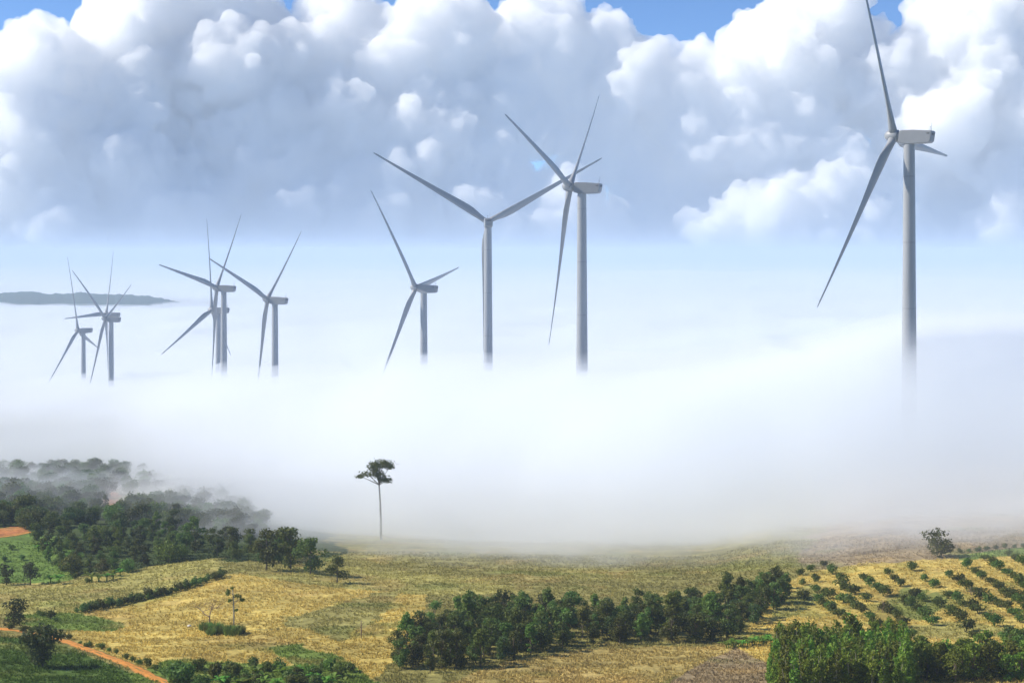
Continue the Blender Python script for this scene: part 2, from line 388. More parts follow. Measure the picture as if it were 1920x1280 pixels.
# ------------------------------------------------------------------ cumulus clouds
CD = 45000.0; CS = CD / F; CK = CD / 26000.0                                   # distance of the clouds, metres per photo pixel there
def ico(sub):
    import bmesh
    bm = bmesh.new(); bmesh.ops.create_icosphere(bm, subdivisions=sub, radius=1.0)
    V = np.array([v.co[:] for v in bm.verts]); T = np.array([[v.index for v in f.verts] for f in bm.faces]); bm.free(); return V, T
ICO = {s: ico(s) for s in (1, 2, 3)}
cloud_mat = volume_mat('cloud_droplets', 0.0048 / CK, (0.999, 0.9993, 1.0))
def cloud(name, lumps, base_row, seed, label, kids=15, grand=9, voxel=38.0, depth=1.0, tex=(1.0, 1.0)):
    """lumps: (column, row, radius in photo pixels, offset in depth in radii); billows grow on them, then one skin is drawn round all"""
    r = np.random.default_rng(seed); S = []
    for (px, py, rad, dy) in lumps:
        c = np.array([(px - CX) * CS, CD + dy * rad * CS, (HY - py) * CS]); R = rad * CS
        S.append((c, R * 0.92, 3))
        for k in range(kids):
            d = r.normal(size=3); d[1] = -abs(d[1]) * 0.8 if r.random() < 0.75 else d[1]; d[2] = d[2] + 0.25; d /= np.linalg.norm(d)
            R1 = R * r.uniform(0.34, 0.6); c1 = c + d * (R * 0.98 - R1 * r.uniform(0.3, 0.8))
            S.append((c1, R1, 2))
            for q in range(grand):
                e = r.normal(size=3) + d * 0.8; e[2] += 0.2; e /= np.linalg.norm(e)
                R2 = R1 * r.uniform(0.28, 0.5); S.append((c1 + e * (R1 - R2 * r.uniform(0, 0.3)), R2, 1))
    zb = (HY - base_row) * CS
    S = [s for s in S if s[0][2] - s[1] * 0.3 > zb]
    Vs = []; Ts = []; n = 0
    for c, R, sub in S:
        V, T = ICO[sub]; Vs.append(V * R * np.array([1.0, depth, 0.93]) + c); Ts.append(T + n); n += len(V)
    me = mesh_from(name, np.concatenate(Vs), np.concatenate(Ts))
    o = link(name, me)
    m = o.modifiers.new('skin', 'REMESH'); m.mode = 'VOXEL'; m.voxel_size = voxel * CK; m.use_smooth_shade = True
    for k, (sc_, st) in enumerate(((620.0, 300.0), (260.0, 200.0), (120.0, 125.0), (60.0, 75.0))):
        tx = bpy.data.textures.new(name + '_billow', 'CLOUDS'); tx.noise_scale = sc_ * CK; tx.noise_depth = 3; tx.noise_basis = 'BLENDER_ORIGINAL'
        d = o.modifiers.new('billow', 'DISPLACE'); d.texture = tx; d.strength = st * tex[0] * CK; d.mid_level = 0.5; d.texture_coords = 'LOCAL'
    m = o.modifiers.new('skin', 'REMESH'); m.mode = 'VOXEL'; m.voxel_size = voxel * 0.8 * CK; m.use_smooth_shade = True
    dg = bpy.context.evaluated_depsgraph_get()
    me2 = bpy.data.meshes.new_from_object(o.evaluated_get(dg))
    o.modifiers.clear(); o.data = me2; bpy.data.meshes.remove(me)
    nv = len(me2.vertices); co = np.empty(nv * 3, np.float32); me2.vertices.foreach_get('co', co); co = co.reshape(-1, 3)
    lim = zb + 60 + 60 * fbm(co[:, 0] / 1500, co[:, 1] / 1500, 3)
    low = co[:, 2] < lim
    co[low, 2] = lim[low] + (co[low, 2] - lim[low]) * 0.008
    me2.vertices.foreach_set('co', co.ravel()); me2.update()
    me2.materials.clear(); me2.materials.append(cloud_mat)
    me2.polygons.foreach_set('use_smooth', np.ones(len(me2.polygons), bool))
    return tag(o, label, kind='stuff')
CL, CM, CR = [], [], []
CL = [(50,140,100,0),(-60,250,140,0.4),(40,330,130,-0.2),(150,260,120,0.3),(130,400,110,-0.3),(260,350,130,0.2),(330,400,100,-0.3),(-40,410,110,0),(40,440,90,0.2),(180,450,80,0.3),(300,450,80,0.2),(230,150,120,0.6)]
CL2 = [(330,60,150,1.2),(440,150,150,1.0),(240,20,120,1.4),(480,280,130,0.9),(560,150,120,1.2),(400,320,120,0.8),(560,370,110,0.5),(650,250,110,0.9),(640,80,110,1.4),(740,150,110,1.2),(760,330,120,0.6),(690,420,90,0.2),(820,60,100,1.3),(820,230,90,1.0),(480,450,80,0.6),(580,450,80,0.6),(800,445,80,0.6)]
CM_ = [(1060,410,80,0.3),(1120,440,60,0),(990,400,70,0.5),(930,330,80,0.8),(860,400,90,0.6),(950,180,80,1.5),(1040,60,90,1.6),(1010,250,60,1.2),(930,440,70,0),(1215,440,80,1.6),(1310,410,85,2.0),(1390,350,70,2.2),(1230,370,60,2.2),(1180,230,75,2.0),(1120,150,70,2.0),(1200,310,65,2.2),(1150,60,60,2.2),(1085,230,70,2.6),(1050,170,65,2.6),(1260,300,75,2.6),(1090,310,60,2.6),(940,85,60,2.4),(1520,310,60,2.6)]
CR1 = [(1290,200,90,1.2),(1380,160,90,1.0),(1210,140,70,1.3),(1420,260,80,0.8),(1330,280,60,1.0),(1490,120,120,1.2),(1560,60,120,1.3),(1500,230,70,0.8),(1620,130,110,1.3)]
CR2 = [(1800,230,150,0.6),(1700,170,100,0.9),(1900,120,140,0.8),(1810,60,110,1.0),(1960,280,130,0.4),(1915,330,75,0.1),(1915,410,80,-0.2),(2040,400,120,0),(1940,20,110,1.0),(1795,385,85,1.4),(1760,310,70,1.2),(1780,445,75,1.2),(1850,440,75,0.8),(1960,440,80,0.5)]
CR3 = [(1400,440,80,-0.1),(1330,460,60,-0.2),(1470,410,80,0.1),(1550,380,80,0.2),(1600,440,70,-0.1),(1640,350,60,0.4),(1575,300,55,0.4),(1610,330,50,0.3),(1500,460,70,-0.4),(1680,440,60,0)]
cloud('cumulus_cloud', CL, 468, 1, 'billowing white cumulus with a blue shaded flank at the left edge')
cloud('cumulus_cloud', CL2, 468, 2, 'tall bright cumulus bank behind the left turbines')
cloud('cumulus_cloud', CM_, 468, 3, 'broken cumulus behind the two middle turbines')
cloud('cumulus_cloud', CR1, 345, 4, 'high cumulus above the gap left of the nearest turbine')
cloud('cumulus_cloud', CR2, 468, 5, 'bright cumulus behind and right of the nearest turbine')
cloud('cumulus_cloud', CR3, 468, 6, 'low cumulus on the horizon left of the nearest turbine')

def mist_patches():
    """torn low patches of mist lying over the slopes ahead of the fog"""
    r = np.random.default_rng(41); Vs = []; Ts = []; n = 0
    spots = [(u + r.uniform(-50, 50), r.uniform(440, 520) if u > 500 else r.uniform(520, 640)) for u in range(-40, 2000, 105)] + [(u, 410 + r.uniform(-8, 30)) for u in (1560, 1690, 1790, 1900, 1010, 1240)]
    for u, d in spots:
        x = (u - CX) / F * d; z = float(ground(x, d)); k = r.integers(4, 8)
        for j in range(k):
            c = np.array([x + r.uniform(-26, 26), d + r.uniform(-8, 14), z + r.uniform(1.0, 7.0)]); s = np.array([r.uniform(9, 26), r.uniform(7, 14), r.uniform(2.0, 4.5)])
            V, T = ICO[2]; Vs.append(V * s + c); Ts.append(T + n); n += len(V)
    me = mesh_from('mist', np.concatenate(Vs), np.concatenate(Ts)); o = link('mist', me)
    m = o.modifiers.new('skin', 'REMESH'); m.mode = 'VOXEL'; m.voxel_size = 1.1
    tx = bpy.data.textures.new('wisp', 'CLOUDS'); tx.noise_scale = 7.0; tx.noise_depth = 4
    dm = o.modifiers.new('wisp', 'DISPLACE'); dm.texture = tx; dm.strength = 8.0; dm.mid_level = 0.55; dm.texture_coords = 'LOCAL'
    m = o.modifiers.new('skin', 'REMESH'); m.mode = 'VOXEL'; m.voxel_size = 0.9
    me2 = bpy.data.meshes.new_from_object(o.evaluated_get(bpy.context.evaluated_depsgraph_get())); o.modifiers.clear(); o.data = me2
    me2.materials.clear(); me2.materials.append(volume_mat('wisp_mist', 0.016, (0.95, 0.968, 0.987)))
    tag(o, 'torn wisps of mist lying on the slopes in front of the fog bank', kind='stuff')
mist_patches()

HAZE = True
def build_haze():
    mb = MB(); x0, x1, y0, y1, z0, z1 = -53000, 53000, -60, 62000, -200, 118
    mb.add([(x0,y0,z0),(x1,y0,z0),(x1,y1,z0),(x0,y1,z0),(x0,y0,z1),(x1,y0,z1),(x1,y1,z1),(x0,y1,z1)], [(0,3,2,1),(4,5,6,7),(0,1,5,4),(1,2,6,5),(2,3,7,6),(3,0,4,7)])
    tag(link('haze', mb.mesh('haze', volume_mat('haze_air', 1.35e-4, (0.68, 0.82, 1.0)))), 'thin blue air between the near hillside and the far ridge', kind='stuff')
if HAZE: build_haze()
# ------------------------------------------------------------------ wind turbines
R_BLADE, OVERHANG = 72.0, 5.6
paint = simple_mat('white_gelcoat', (0.30, 0.31, 0.33), 0.42, 0.25, 0.06, 0.4)
steel_white = simple_mat('white_tower_paint', (0.33, 0.34, 0.36), 0.5, 0.12, 0.07, 0.35)
def tower_seams(m):
    t = m.node_tree; b = [n for n in t.nodes if n.type == 'BSDF_PRINCIPLED'][0]; src = b.inputs['Base Color'].links[0].from_socket
    tc = N(t, 'ShaderNodeTexCoord'); sx = N(t, 'ShaderNodeSeparateXYZ'); d = N(t, 'ShaderNodeMath', operation='DIVIDE'); d.inputs[1].default_value = 23.0
    f = N(t, 'ShaderNodeMath', operation='FRACT'); lt = N(t, 'ShaderNodeMath', operation='LESS_THAN'); lt.inputs[1].default_value = 0.014
    k = N(t, 'ShaderNodeMath', operation='MULTIPLY'); k.inputs[1].default_value = 0.45
    mp = N(t, 'ShaderNodeMapping'); mp.inputs['Scale'].default_value = (1.2, 1.2, 0.05); nz = N(t, 'ShaderNodeTexNoise'); nz.inputs['Scale'].default_value = 1.0; nz.inputs['Detail'].default_value = 4
    r = N(t, 'ShaderNodeMapRange'); r.inputs[1].default_value = 0.45; r.inputs[2].default_value = 0.75; r.inputs[3].default_value = 0.0; r.inputs[4].default_value = 0.28
    ad = N(t, 'ShaderNodeMath', operation='MAXIMUM'); mx = N(t, 'ShaderNodeMix', data_type='RGBA'); mx.inputs[7].default_value = (0.16, 0.16, 0.17, 1)
    for a, c in ((tc.outputs['Object'], sx.inputs[0]), (sx.outputs['Z'], d.inputs[0]), (d.outputs[0], f.inputs[0]), (f.outputs[0], lt.inputs[0]), (lt.outputs[0], k.inputs[0]), (tc.outputs['Object'], mp.inputs[0]), (mp.outputs[0], nz.inputs[0]), (nz.outputs['Fac'], r.inputs[0]), (r.outputs[0], ad.inputs[0]), (k.outputs[0], ad.inputs[1]), (ad.outputs[0], mx.inputs[0]), (src, mx.inputs[6]), (mx.outputs[2], b.inputs['Base Color'])): t.links.new(a, c)
tower_seams(steel_white)
dark_hole = simple_mat('dark_louvre', (0.09, 0.09, 0.10), 0.6)
nacelle_paint = simple_mat('grey_nacelle_shell', (0.235, 0.245, 0.265), 0.5, 0.4, 0.1, 0.35)
joint_grey = simple_mat('joint_grey', (0.30, 0.31, 0.33), 0.6)

def blade_mesh():
    """along +Z from the hub centre, chord along X (rotor plane), thickness along Y (wind direction -Y = upwind)"""
    st = [(1.2,2.9,1.0,0),(3.2,2.8,1.0,0),(6,3.2,0.72,13),(10,4.1,0.42,13),(14,4.2,0.33,11),(20,3.8,0.28,8.5),(30,2.95,0.24,5.5),(42,2.2,0.21,3),(54,1.55,0.19,1.2),(64,1.0,0.18,0.2),(69.5,0.85,0.15,0),(71.5,0.45,0.15,0),(72,0.12,0.15,0)]
    seg = 16; V = []
    for (z, c, tk, tw) in st:
        for k in range(seg):
            a = 2 * math.pi * k / seg
            x = math.cos(a) * 0.5; y = math.sin(a) * 0.5 * tk
            circ = min(1, max(0, (tk - 0.3) / 0.7))
            if x < 0: y *= (1 + 2 * x * (1 - circ) * 0.75)          # thin trailing edge
            x = (x - 0.20 * (1 - circ)) * c; y *= c
            t = math.radians(tw + 3)
            V.append((x * math.cos(t) - y * math.sin(t), x * math.sin(t) + y * math.cos(t) - 1.5 * (z / 72) ** 2, z))
    mb = MB(); n = len(st)
    Q = [(i * seg + k, i * seg + (k + 1) % seg, (i + 1) * seg + (k + 1) % seg, (i + 1) * seg + k) for i in range(n - 1) for k in range(seg)]
    V += [(0, 0, 1.2), V[(n - 1) * seg]]
    T = [(len(V) - 2, (k + 1) % seg, k) for k in range(seg)] + [(len(V) - 1, (n - 1) * seg + k, (n - 1) * seg + (k + 1) % seg) for k in range(seg)]
    mb.add(V, Q, T)
    return mb.mesh('blade', paint, True)
def lathe(prof, seg=28):
    V = [(r * math.cos(2 * math.pi * k / seg), y, r * math.sin(2 * math.pi * k / seg)) for (y, r) in prof for k in range(seg)]
    n = len(prof)
    Q = [(i * seg + k, i * seg + (k + 1) % seg, (i + 1) * seg + (k + 1) % seg, (i + 1) * seg + k) for i in range(n - 1) for k in range(seg)]
    return V, Q
BLADE = blade_mesh()
mb = MB(); mb.add(*lathe([(-3.4,0.05),(-3.35,0.55),(-3.0,1.15),(-2.3,1.75),(-1.3,2.1),(0.0,2.2),(1.5,2.15),(1.75,1.9),(1.75,0.02)])); HUB = mb.mesh('hub', paint, True)
mb = MB(); mb.add(*lathe([(1.72,1.55),(2.5,1.6),(2.55,0.02)])); COLLAR = mb.mesh('hub_collar', joint_grey, True)
def nacelle_mesh():
    # side outline (along the axis, height): front, floor rising to the rear, chamfered tail, roof
    prof = [(2.5,-2.3),(5.2,-2.75),(8.2,-2.55),(13.3,-1.95),(14.0,-1.3),(14.3,1.9),(13.9,2.35),(8.0,2.35),(3.2,2.05),(2.5,1.7)]
    import bmesh
    bm = bmesh.new(); hw = 2.05
    L = [bm.verts.new((-hw, y, z)) for y, z in prof]; Rr = [bm.verts.new((hw, y, z)) for y, z in prof]
    bm.faces.new(L); bm.faces.new(Rr[::-1]); n = len(prof)
    for i in range(n): bm.faces.new((L[i], Rr[i], Rr[(i + 1) % n], L[(i + 1) % n]))
    bmesh.ops.recalc_face_normals(bm, faces=bm.faces[:])
    bmesh.ops.bevel(bm, geom=bm.edges[:], offset=0.28, segments=2, affect='EDGES', profile=0.6)
    me = bpy.data.meshes.new('nacelle'); bm.to_mesh(me); bm.free(); me.materials.append(nacelle_paint); return me
NAC = nacelle_mesh()
mb = MB()
mb.box((-0.05, 14.27, 1.2), (1.1, 0.06, 0.32))
LOUVRE = mb.mesh('vent_louvre', dark_hole)
mb = MB(); mb.box((0, 13.0, 1.35), (0.05, 0.55, 0.2)); VENT = mb.mesh('side_vent', dark_hole)
mb = MB(); mb.tube([(0.6,13.2,2.3),(0.6,13.2,5.3)], [0.09,0.05], 6); mb.tube([(-0.6,13.2,2.3),(-0.6,13.2,3.6)], [0.08,0.06], 6); mb.box((-0.6,13.2,3.65),(0.28,0.05,0.1)); MAST = mb.mesh('wind_mast', joint_grey)
mb = MB(); mb.add(*[lathe([(-0.06,0.02),(-0.05,0.42),(0.05,0.42)],14)[i] for i in (0,1)]); HATCH = mb.mesh('nose_hatch', dark_hole)

TURB = [ # hub column, row, depth, yaw, phase, tilt, cone, label
 (1676,255,562,35.3,92.9,4.6,4.0,'nearest and largest white wind turbine, at the right, one blade cut by the top edge'),
 (1068,350,695,20.2,50.9,4.9,4.7,'second largest white wind turbine, blades spread in a V above its nacelle'),
 (914,416,862,86.0,61.0,3.0,4.0,'white wind turbine seen from behind with two blades held out wide like a Y'),
 (779,539,948,25.8,-38.8,4.7,5.8,'white wind turbine low in the middle, with one short blade reaching right'),
 (501,561,1041,19.0,51.4,5.6,4.9,'white wind turbine with blades in a wide V, rightmost of the left middle three'),
 (406,539,1127,16.1,42.7,4.9,5.8,'white wind turbine whose long left blade nearly lies flat, of the left middle three'),
 (397,581,1249,14.6,123.7,2.3,6.3,'white wind turbine with one blade straight up, overlapped by the tower beside it'),
 (197,597,1416,10.7,-53.5,5.3,4.5,'white wind turbine with its blades in an uneven Y in front of another'),
 (199,589,1593,9.5,27.9,3.6,7.5,'far white wind turbine mostly hidden behind the one in front, blade pointing left'),
 (146,619,1534,8.0,108.3,1.1,3.3,'leftmost white wind turbine, lowest hub on the far left above the fog'),
]
for (px, py, d, psi, ph, ti, co, lab) in TURB:
    psi, ph, ti, co = map(math.radians, (psi, ph, ti, co))
    P = Vector(((px - CX) / F * d, d, (HY - py) / F * d))
    nrm = Vector((-math.cos(psi) * math.cos(ti), math.sin(psi) * math.cos(ti), math.sin(ti)))
    e1 = Vector((math.sin(psi), math.cos(psi), 0)); e2 = Vector((math.cos(psi) * math.sin(ti), -math.sin(psi) * math.sin(ti), math.cos(ti)))
    ax = Vector((-math.cos(psi), math.sin(psi), 0))
    tp = P - ax * OVERHANG; gz = float(ground(tp.x, tp.y))
    top_z = P.z - 2.4 - gz
    root = empty('wind_turbine', (tp.x, tp.y, gz)); tag(root, lab, 'wind turbine', 'wind turbines standing in the fog')
    inv = root.matrix_basis.inverted()
    mb = MB(); prof = []
    nst = 14
    for i in range(nst + 1):
        h = -1.0 + (top_z + 1.0) * i / nst; dep = top_z - h
        prof.append((h, 1.92 + 0.62 * min(dep, 160) / 80))
    V, Q = lathe(prof, 32); V = [(x, -z, y) for (x, y, z) in V]
    mb.add(V, Q); link('tower', mb.mesh('tower', steel_white, True), root)
    # nacelle frame: local +Y points downwind (away from rotor)
    M = Matrix.Translation(P) @ Matrix((( e1.x, -nrm.x, e2.x, 0), (e1.y, -nrm.y, e2.y, 0), (e1.z, -nrm.z, e2.z, 0), (0, 0, 0, 1)))
    na = link('nacelle', NAC, root); na.matrix_basis = inv @ M
    link('vent_louvre', LOUVRE, na); link('wind_mast', MAST, na)
    for s_ in (-2.06, 2.06): link('side_vent', VENT, na, (s_, 0, 0))
    hb = link('hub', HUB, root); hb.matrix_basis = inv @ M
    link('hub_collar', COLLAR, hb)
    hh = link('nose_hatch', HATCH, hb); hh.matrix_basis = Matrix.Translation((1.45, -2.2, 0.45)) @ Matrix.Rotation(math.radians(-50), 4, 'Z').inverted()
    for k in range(3):
        th = ph + k * 2 * math.pi / 3
        radial = e2 * math.cos(th) + e1 * math.sin(th)
        zax = (radial * math.cos(co) + nrm * math.sin(co)).normalized()
        xax = (-(e1 * math.cos(th) - e2 * math.sin(th)))
        yax = zax.cross(xax).normalized(); xax = yax.cross(zax)
        if yax.dot(nrm) > 0: xax = -xax; yax = zax.cross(xax)
        B = Matrix.Translation(P) @ Matrix(((xax.x, yax.x, zax.x, 0), (xax.y, yax.y, zax.y, 0), (xax.z, yax.z, zax.z, 0), (0, 0, 0, 1)))
        bo = link('blade', BLADE, root); bo.matrix_basis = inv @ B
# ------------------------------------------------------------------ roads
road_mat = simple_mat('orange_laterite', (0.62, 0.26, 0.060), 0.95, 0.9, 0.5, 0.1)
def rut_mat(m):
    t = m.node_tree; b = [n for n in t.nodes if n.type == 'BSDF_PRINCIPLED'][0]; src = b.inputs['Base Color'].links[0].from_socket
    g = N(t, 'ShaderNodeNewGeometry'); nz = N(t, 'ShaderNodeTexNoise'); nz.inputs['Scale'].default_value = 0.35; nz.inputs['Detail'].default_value = 6; nz.inputs['Roughness'].default_value = 0.7
    a = N(t, 'ShaderNodeAttribute', attribute_name='across'); r = N(t, 'ShaderNodeMapRange'); r.inputs[1].default_value = 0.50; r.inputs[2].default_value = 0.66
    ad = N(t, 'ShaderNodeMath', operation='ADD'); mx = N(t, 'ShaderNodeMix', data_type='RGBA'); mx.inputs[7].default_value = (0.20, 0.17, 0.055, 1)
    for x, y in ((g.outputs['Position'], nz.inputs['Vector']), (nz.outputs['Fac'], ad.inputs[0]), (a.outputs['Fac'], ad.inputs[1]), (ad.outputs[0], r.inputs[0]), (r.outputs[0], mx.inputs[0]), (src, mx.inputs[6]), (mx.outputs[2], b.inputs['Base Color'])): t.links.new(x, y)
rut_mat(road_mat)
def road(pts, w0, label, name='dirt_road', mat=road_mat):
    P = [at(*p) for p in pts]; path = []
    for a, b in zip(P[:-1], P[1:]):
        n = max(2, int((b - a).length / 0.6))
        path += [a.lerp(b, k / n) for k in range(n)]
    path.append(P[-1])
    for _ in range(12): path = [path[0]] + [(path[i - 1] + path[i] * 2 + path[i + 1]) / 4 for i in range(1, len(path) - 1)] + [path[-1]]
    V = []; m = 7
    for i, p in enumerate(path):
        d = (path[min(i + 1, len(path) - 1)] - path[max(i - 1, 0)]); d.z = 0; d.normalize(); s = Vector((-d.y, d.x, 0))
        wl = w0 * (0.5 + 0.16 * float(fbm(np.array(i * 0.13 + 3), np.array(1.5), 3))); wr = w0 * (0.5 + 0.16 * float(fbm(np.array(i * 0.13 + 31), np.array(7.5), 3)))
        for k in range(m):
            t = -wl + (wl + wr) * k / (m - 1); q = p + s * t
            hump = 0.12 * (1 - abs(2 * k / (m - 1) - 1) ** 3) - (0.05 if k in (1, 2, 4, 5) else 0)
            V.append((q.x, q.y, float(ground(q.x, q.y)) + 0.05 + max(hump, -0.0) * (0 if k in (0, m - 1) else 1)))
    Q = [(i * m + k, i * m + k + 1, (i + 1) * m + k + 1, (i + 1) * m + k) for i in range(len(path) - 1) for k in range(m - 1)]
    me = mesh_from(name, V, Q, mat, True); at_ = me.attributes.new('across', 'FLOAT', 'POINT')      # grass between the wheel tracks and along the verges
    at_.data.foreach_set('value', np.tile(np.array([0.22, 0.02, -0.2, 0.10, -0.2, 0.02, 0.22], np.float32), len(V) // m))
    return tag(link(name, me), label, kind='structure')
road([(-60,1176),(0,1178),(40,1183),(75,1190),(115,1199),(145,1209),(175,1221),(215,1236),(260,1256),(300,1275),(340,1296)], 2.6, 'orange dirt track climbing along the lower left field')
road([(1862,1203),(1880,1211),(1905,1219),(1960,1228)], 1.6, 'pale brown footpath at the right edge below the orchard', mat=simple_mat('pale_earth', (0.36, 0.22, 0.12), 0.95, 0.8, 0.25, 0.1))
road([(-60,1012),(-10,1008),(30,1003),(58,997)], 2.2, 'red earth bank of a track above the left meadow')

# ------------------------------------------------------------------ foliage
def leaf_mat(name, c1, c2, transl=0.35, rnd=0.42):
    m, t = new_mat(name)
    o = N(t, 'ShaderNodeOutputMaterial'); d = N(t, 'ShaderNodeBsdfPrincipled'); tr = N(t, 'ShaderNodeBsdfTranslucent'); mx = N(t, 'ShaderNodeMixShader')
    d.inputs['Roughness'].default_value = 0.6; d.inputs['Specular IOR Level'].default_value = 0.25
    geo = N(t, 'ShaderNodeNewGeometry'); oi = N(t, 'ShaderNodeObjectInfo'); tc = N(t, 'ShaderNodeTexCoord')
    nz = N(t, 'ShaderNodeTexNoise'); nz.inputs['Scale'].default_value = 0.7; nz.inputs['Detail'].default_value = 2
    a1 = N(t, 'ShaderNodeMath', operation='MULTIPLY_ADD'); a1.inputs[1].default_value = 0.4; a1.inputs[2].default_value = -0.2
    a2 = N(t, 'ShaderNodeMath', operation='MULTIPLY_ADD'); a2.inputs[1].default_value = 1.6; a2.inputs[2].default_value = -0.55
    a3 = N(t, 'ShaderNodeMath', operation='ADD'); a3.use_clamp = True
    cm = N(t, 'ShaderNodeMix', data_type='RGBA'); cm.inputs[6].default_value = (*c1, 1); cm.inputs[7].default_value = (*c2, 1)
    hs = N(t, 'ShaderNodeHueSaturation')
    b1 = N(t, 'ShaderNodeMath', operation='MULTIPLY_ADD'); b1.inputs[1].default_value = 2 * rnd; b1.inputs[2].default_value = 1.0 - rnd
    h1 = N(t, 'ShaderNodeMath', operation='MULTIPLY_ADD'); h1.inputs[1].default_value = 0.09; h1.inputs[2].default_value = 0.452
    L = t.links.new
    L(geo.outputs['Random Per Island'], a1.inputs[0]); L(tc.outputs['Object'], nz.inputs['Vector']); L(nz.outputs['Fac'], a2.inputs[0])
    L(a1.outputs[0], a3.inputs[0]); L(a2.outputs[0], a3.inputs[1]); L(a3.outputs[0], cm.inputs[0])
    L(cm.outputs[2], hs.inputs['Color']); L(oi.outputs['Random'], b1.inputs[0]); L(b1.outputs[0], hs.inputs['Value'])
    L(oi.outputs['Random'], h1.inputs[0]); L(h1.outputs[0], hs.inputs['Hue'])
    L(hs.outputs[0], d.inputs['Base Color']); L(hs.outputs[0], tr.inputs['Color']); mx.inputs[0].default_value = transl
    L(d.outputs[0], mx.inputs[1]); L(tr.outputs[0], mx.inputs[2]); L(mx.outputs[0], o.inputs['Surface'])
    return m
bark = simple_mat('grey_bark', (0.16, 0.13, 0.10), 0.9, 3.0, 0.3, 0.1)
pale_bark = simple_mat('pale_eucalyptus_bark', (0.42, 0.38, 0.31), 0.8, 3.0, 0.2, 0.15)
dead_bark = simple_mat('dead_wood', (0.24, 0.17, 0.13), 0.9, 3.0, 0.2, 0.1)
LM_FOREST = leaf_mat('forest_leaf', (0.072, 0.115, 0.022), (0.200, 0.240, 0.042))
LM_DARK = leaf_mat('dark_leaf', (0.050, 0.080, 0.022), (0.125, 0.160, 0.034))
LM_EUC = leaf_mat('eucalyptus_leaf', (0.115, 0.185, 0.020), (0.290, 0.360, 0.034))
LM_ORCH = leaf_mat('orchard_leaf', (0.065, 0.110, 0.018), (0.215, 0.250, 0.030))
LM_BUSH = leaf_mat('bush_leaf', (0.095, 0.145, 0.022), (0.230, 0.280, 0.040))
LM_BAN = leaf_mat('banana_leaf', (0.140, 0.260, 0.028), (0.290, 0.420, 0.060), 0.45)
LM_TALLGRASS = leaf_mat('tall_grass_blade', (0.12, 0.19, 0.035), (0.25, 0.31, 0.075))

def leaves(clumps, n, size, r, droop=0.0, fill=0.45):
    """leaf quads spread through ellipsoid clumps; returns V, Q"""
    vol = np.array([c[1][0] * c[1][1] * c[1][2] for c in clumps]) ** 0.75; vol /= vol.sum()
    which = r.choice(len(clumps), n, p=vol)
    C = np.array([c[0] for c in clumps])[which]; Rd = np.array([c[1] for c in clumps])[which]
    d = r.normal(size=(n, 3)); d /= np.linalg.norm(d, axis=1)[:, None]
    rad = r.uniform(fill, 1.0, n) ** 0.6
    rad *= 1 + 0.16 * r.normal(size=n)
    P = C + d * Rd * rad[:, None]
    nrm = d + r.normal(size=(n, 3)) * 0.75; nrm[:, 2] += 0.35; nrm /= np.linalg.norm(nrm, axis=1)[:, None]
    t1 = np.cross(nrm, r.normal(size=(n, 3))); t1 /= np.linalg.norm(t1, axis=1)[:, None] + 1e-9
    if droop: t1[:, 2] -= droop; t1 /= np.linalg.norm(t1, axis=1)[:, None]
    t2 = np.cross(nrm, t1); t2 /= np.linalg.norm(t2, axis=1)[:, None] + 1e-9
    s = size * r.uniform(0.6, 1.35, n)[:, None]
    asp = 0.55
    V = np.stack([P - t1 * s, P - t2 * s * asp, P + t1 * s, P + t2 * s * asp], 1).reshape(-1, 3)
    return V, np.arange(4 * n).reshape(-1, 4)
def limbs(mb, base_r, h, clumps, r, lean=(0, 0), seg=6, fork=0.35):
    top = Vector((lean[0], lean[1], h * 0.8)); pts = [Vector((0, 0, -0.4))]; rad = [base_r * 1.35]
    for k in range(1, 6):
        f = k / 5; pts.append(Vector((lean[0] * f + r.normal() * 0.1 * base_r * 3, lean[1] * f + r.normal() * 0.1 * base_r * 3, h * 0.8 * f))); rad.append(base_r * (1 - 0.75 * f))
    mb.tube(pts, rad, seg)
    for c, rr in clumps:
        f = r.uniform(fork, 0.85); i = min(4, int(f * 5)); a = pts[i].lerp(pts[i + 1], f * 5 - i)
        cvec = Vector(c); m = a.lerp(cvec, 0.5) + Vector((0, 0, 0.12 * (cvec - a).length))
        mb.tube([a, m, cvec], [base_r * 0.5 * (1 - 0.5 * f), base_r * 0.33, base_r * 0.12], 5)
def tree_proto(name, clumps, h, base_r, n, size, lm, bm_, r, droop=0, fork=0.35, fill=0.45, lean=(0, 0)):
    root = empty(name, (0, 0, 0))
    mb = MB(); limbs(mb, base_r, h, clumps, r, lean, fork=fork); link('trunk', mb.mesh('trunk', bm_, True), root)
    V, Q = leaves(clumps, n, size, r, droop, fill); link('crown', mesh_from('crown', V, Q, lm), root)
    return root
def broadleaf(seed, h=8.0, w=3.2, n=1300, size=0.31, lm=None, name='forest_tree', low=0.14):
    r = np.random.default_rng(seed); cl = []
    k = r.integers(10, 14)
    for i in range(k):
        a = r.uniform(0, 6.28); f = r.uniform(low, 0.92); rr = w * (1 - abs(f - 0.55) * 1.1) * r.uniform(0.25, 0.85)
        s = w * r.uniform(0.32, 0.52)
        cl.append(((math.cos(a) * rr, math.sin(a) * rr, h * f), (s, s, s * r.uniform(0.6, 0.95))))
    cl.append(((0, 0, h * 0.88), (w * 0.42, w * 0.42, h * 0.12)))
    return tree_proto(name, cl, h, 0.17, n, size, lm or LM_FOREST, bark, r)
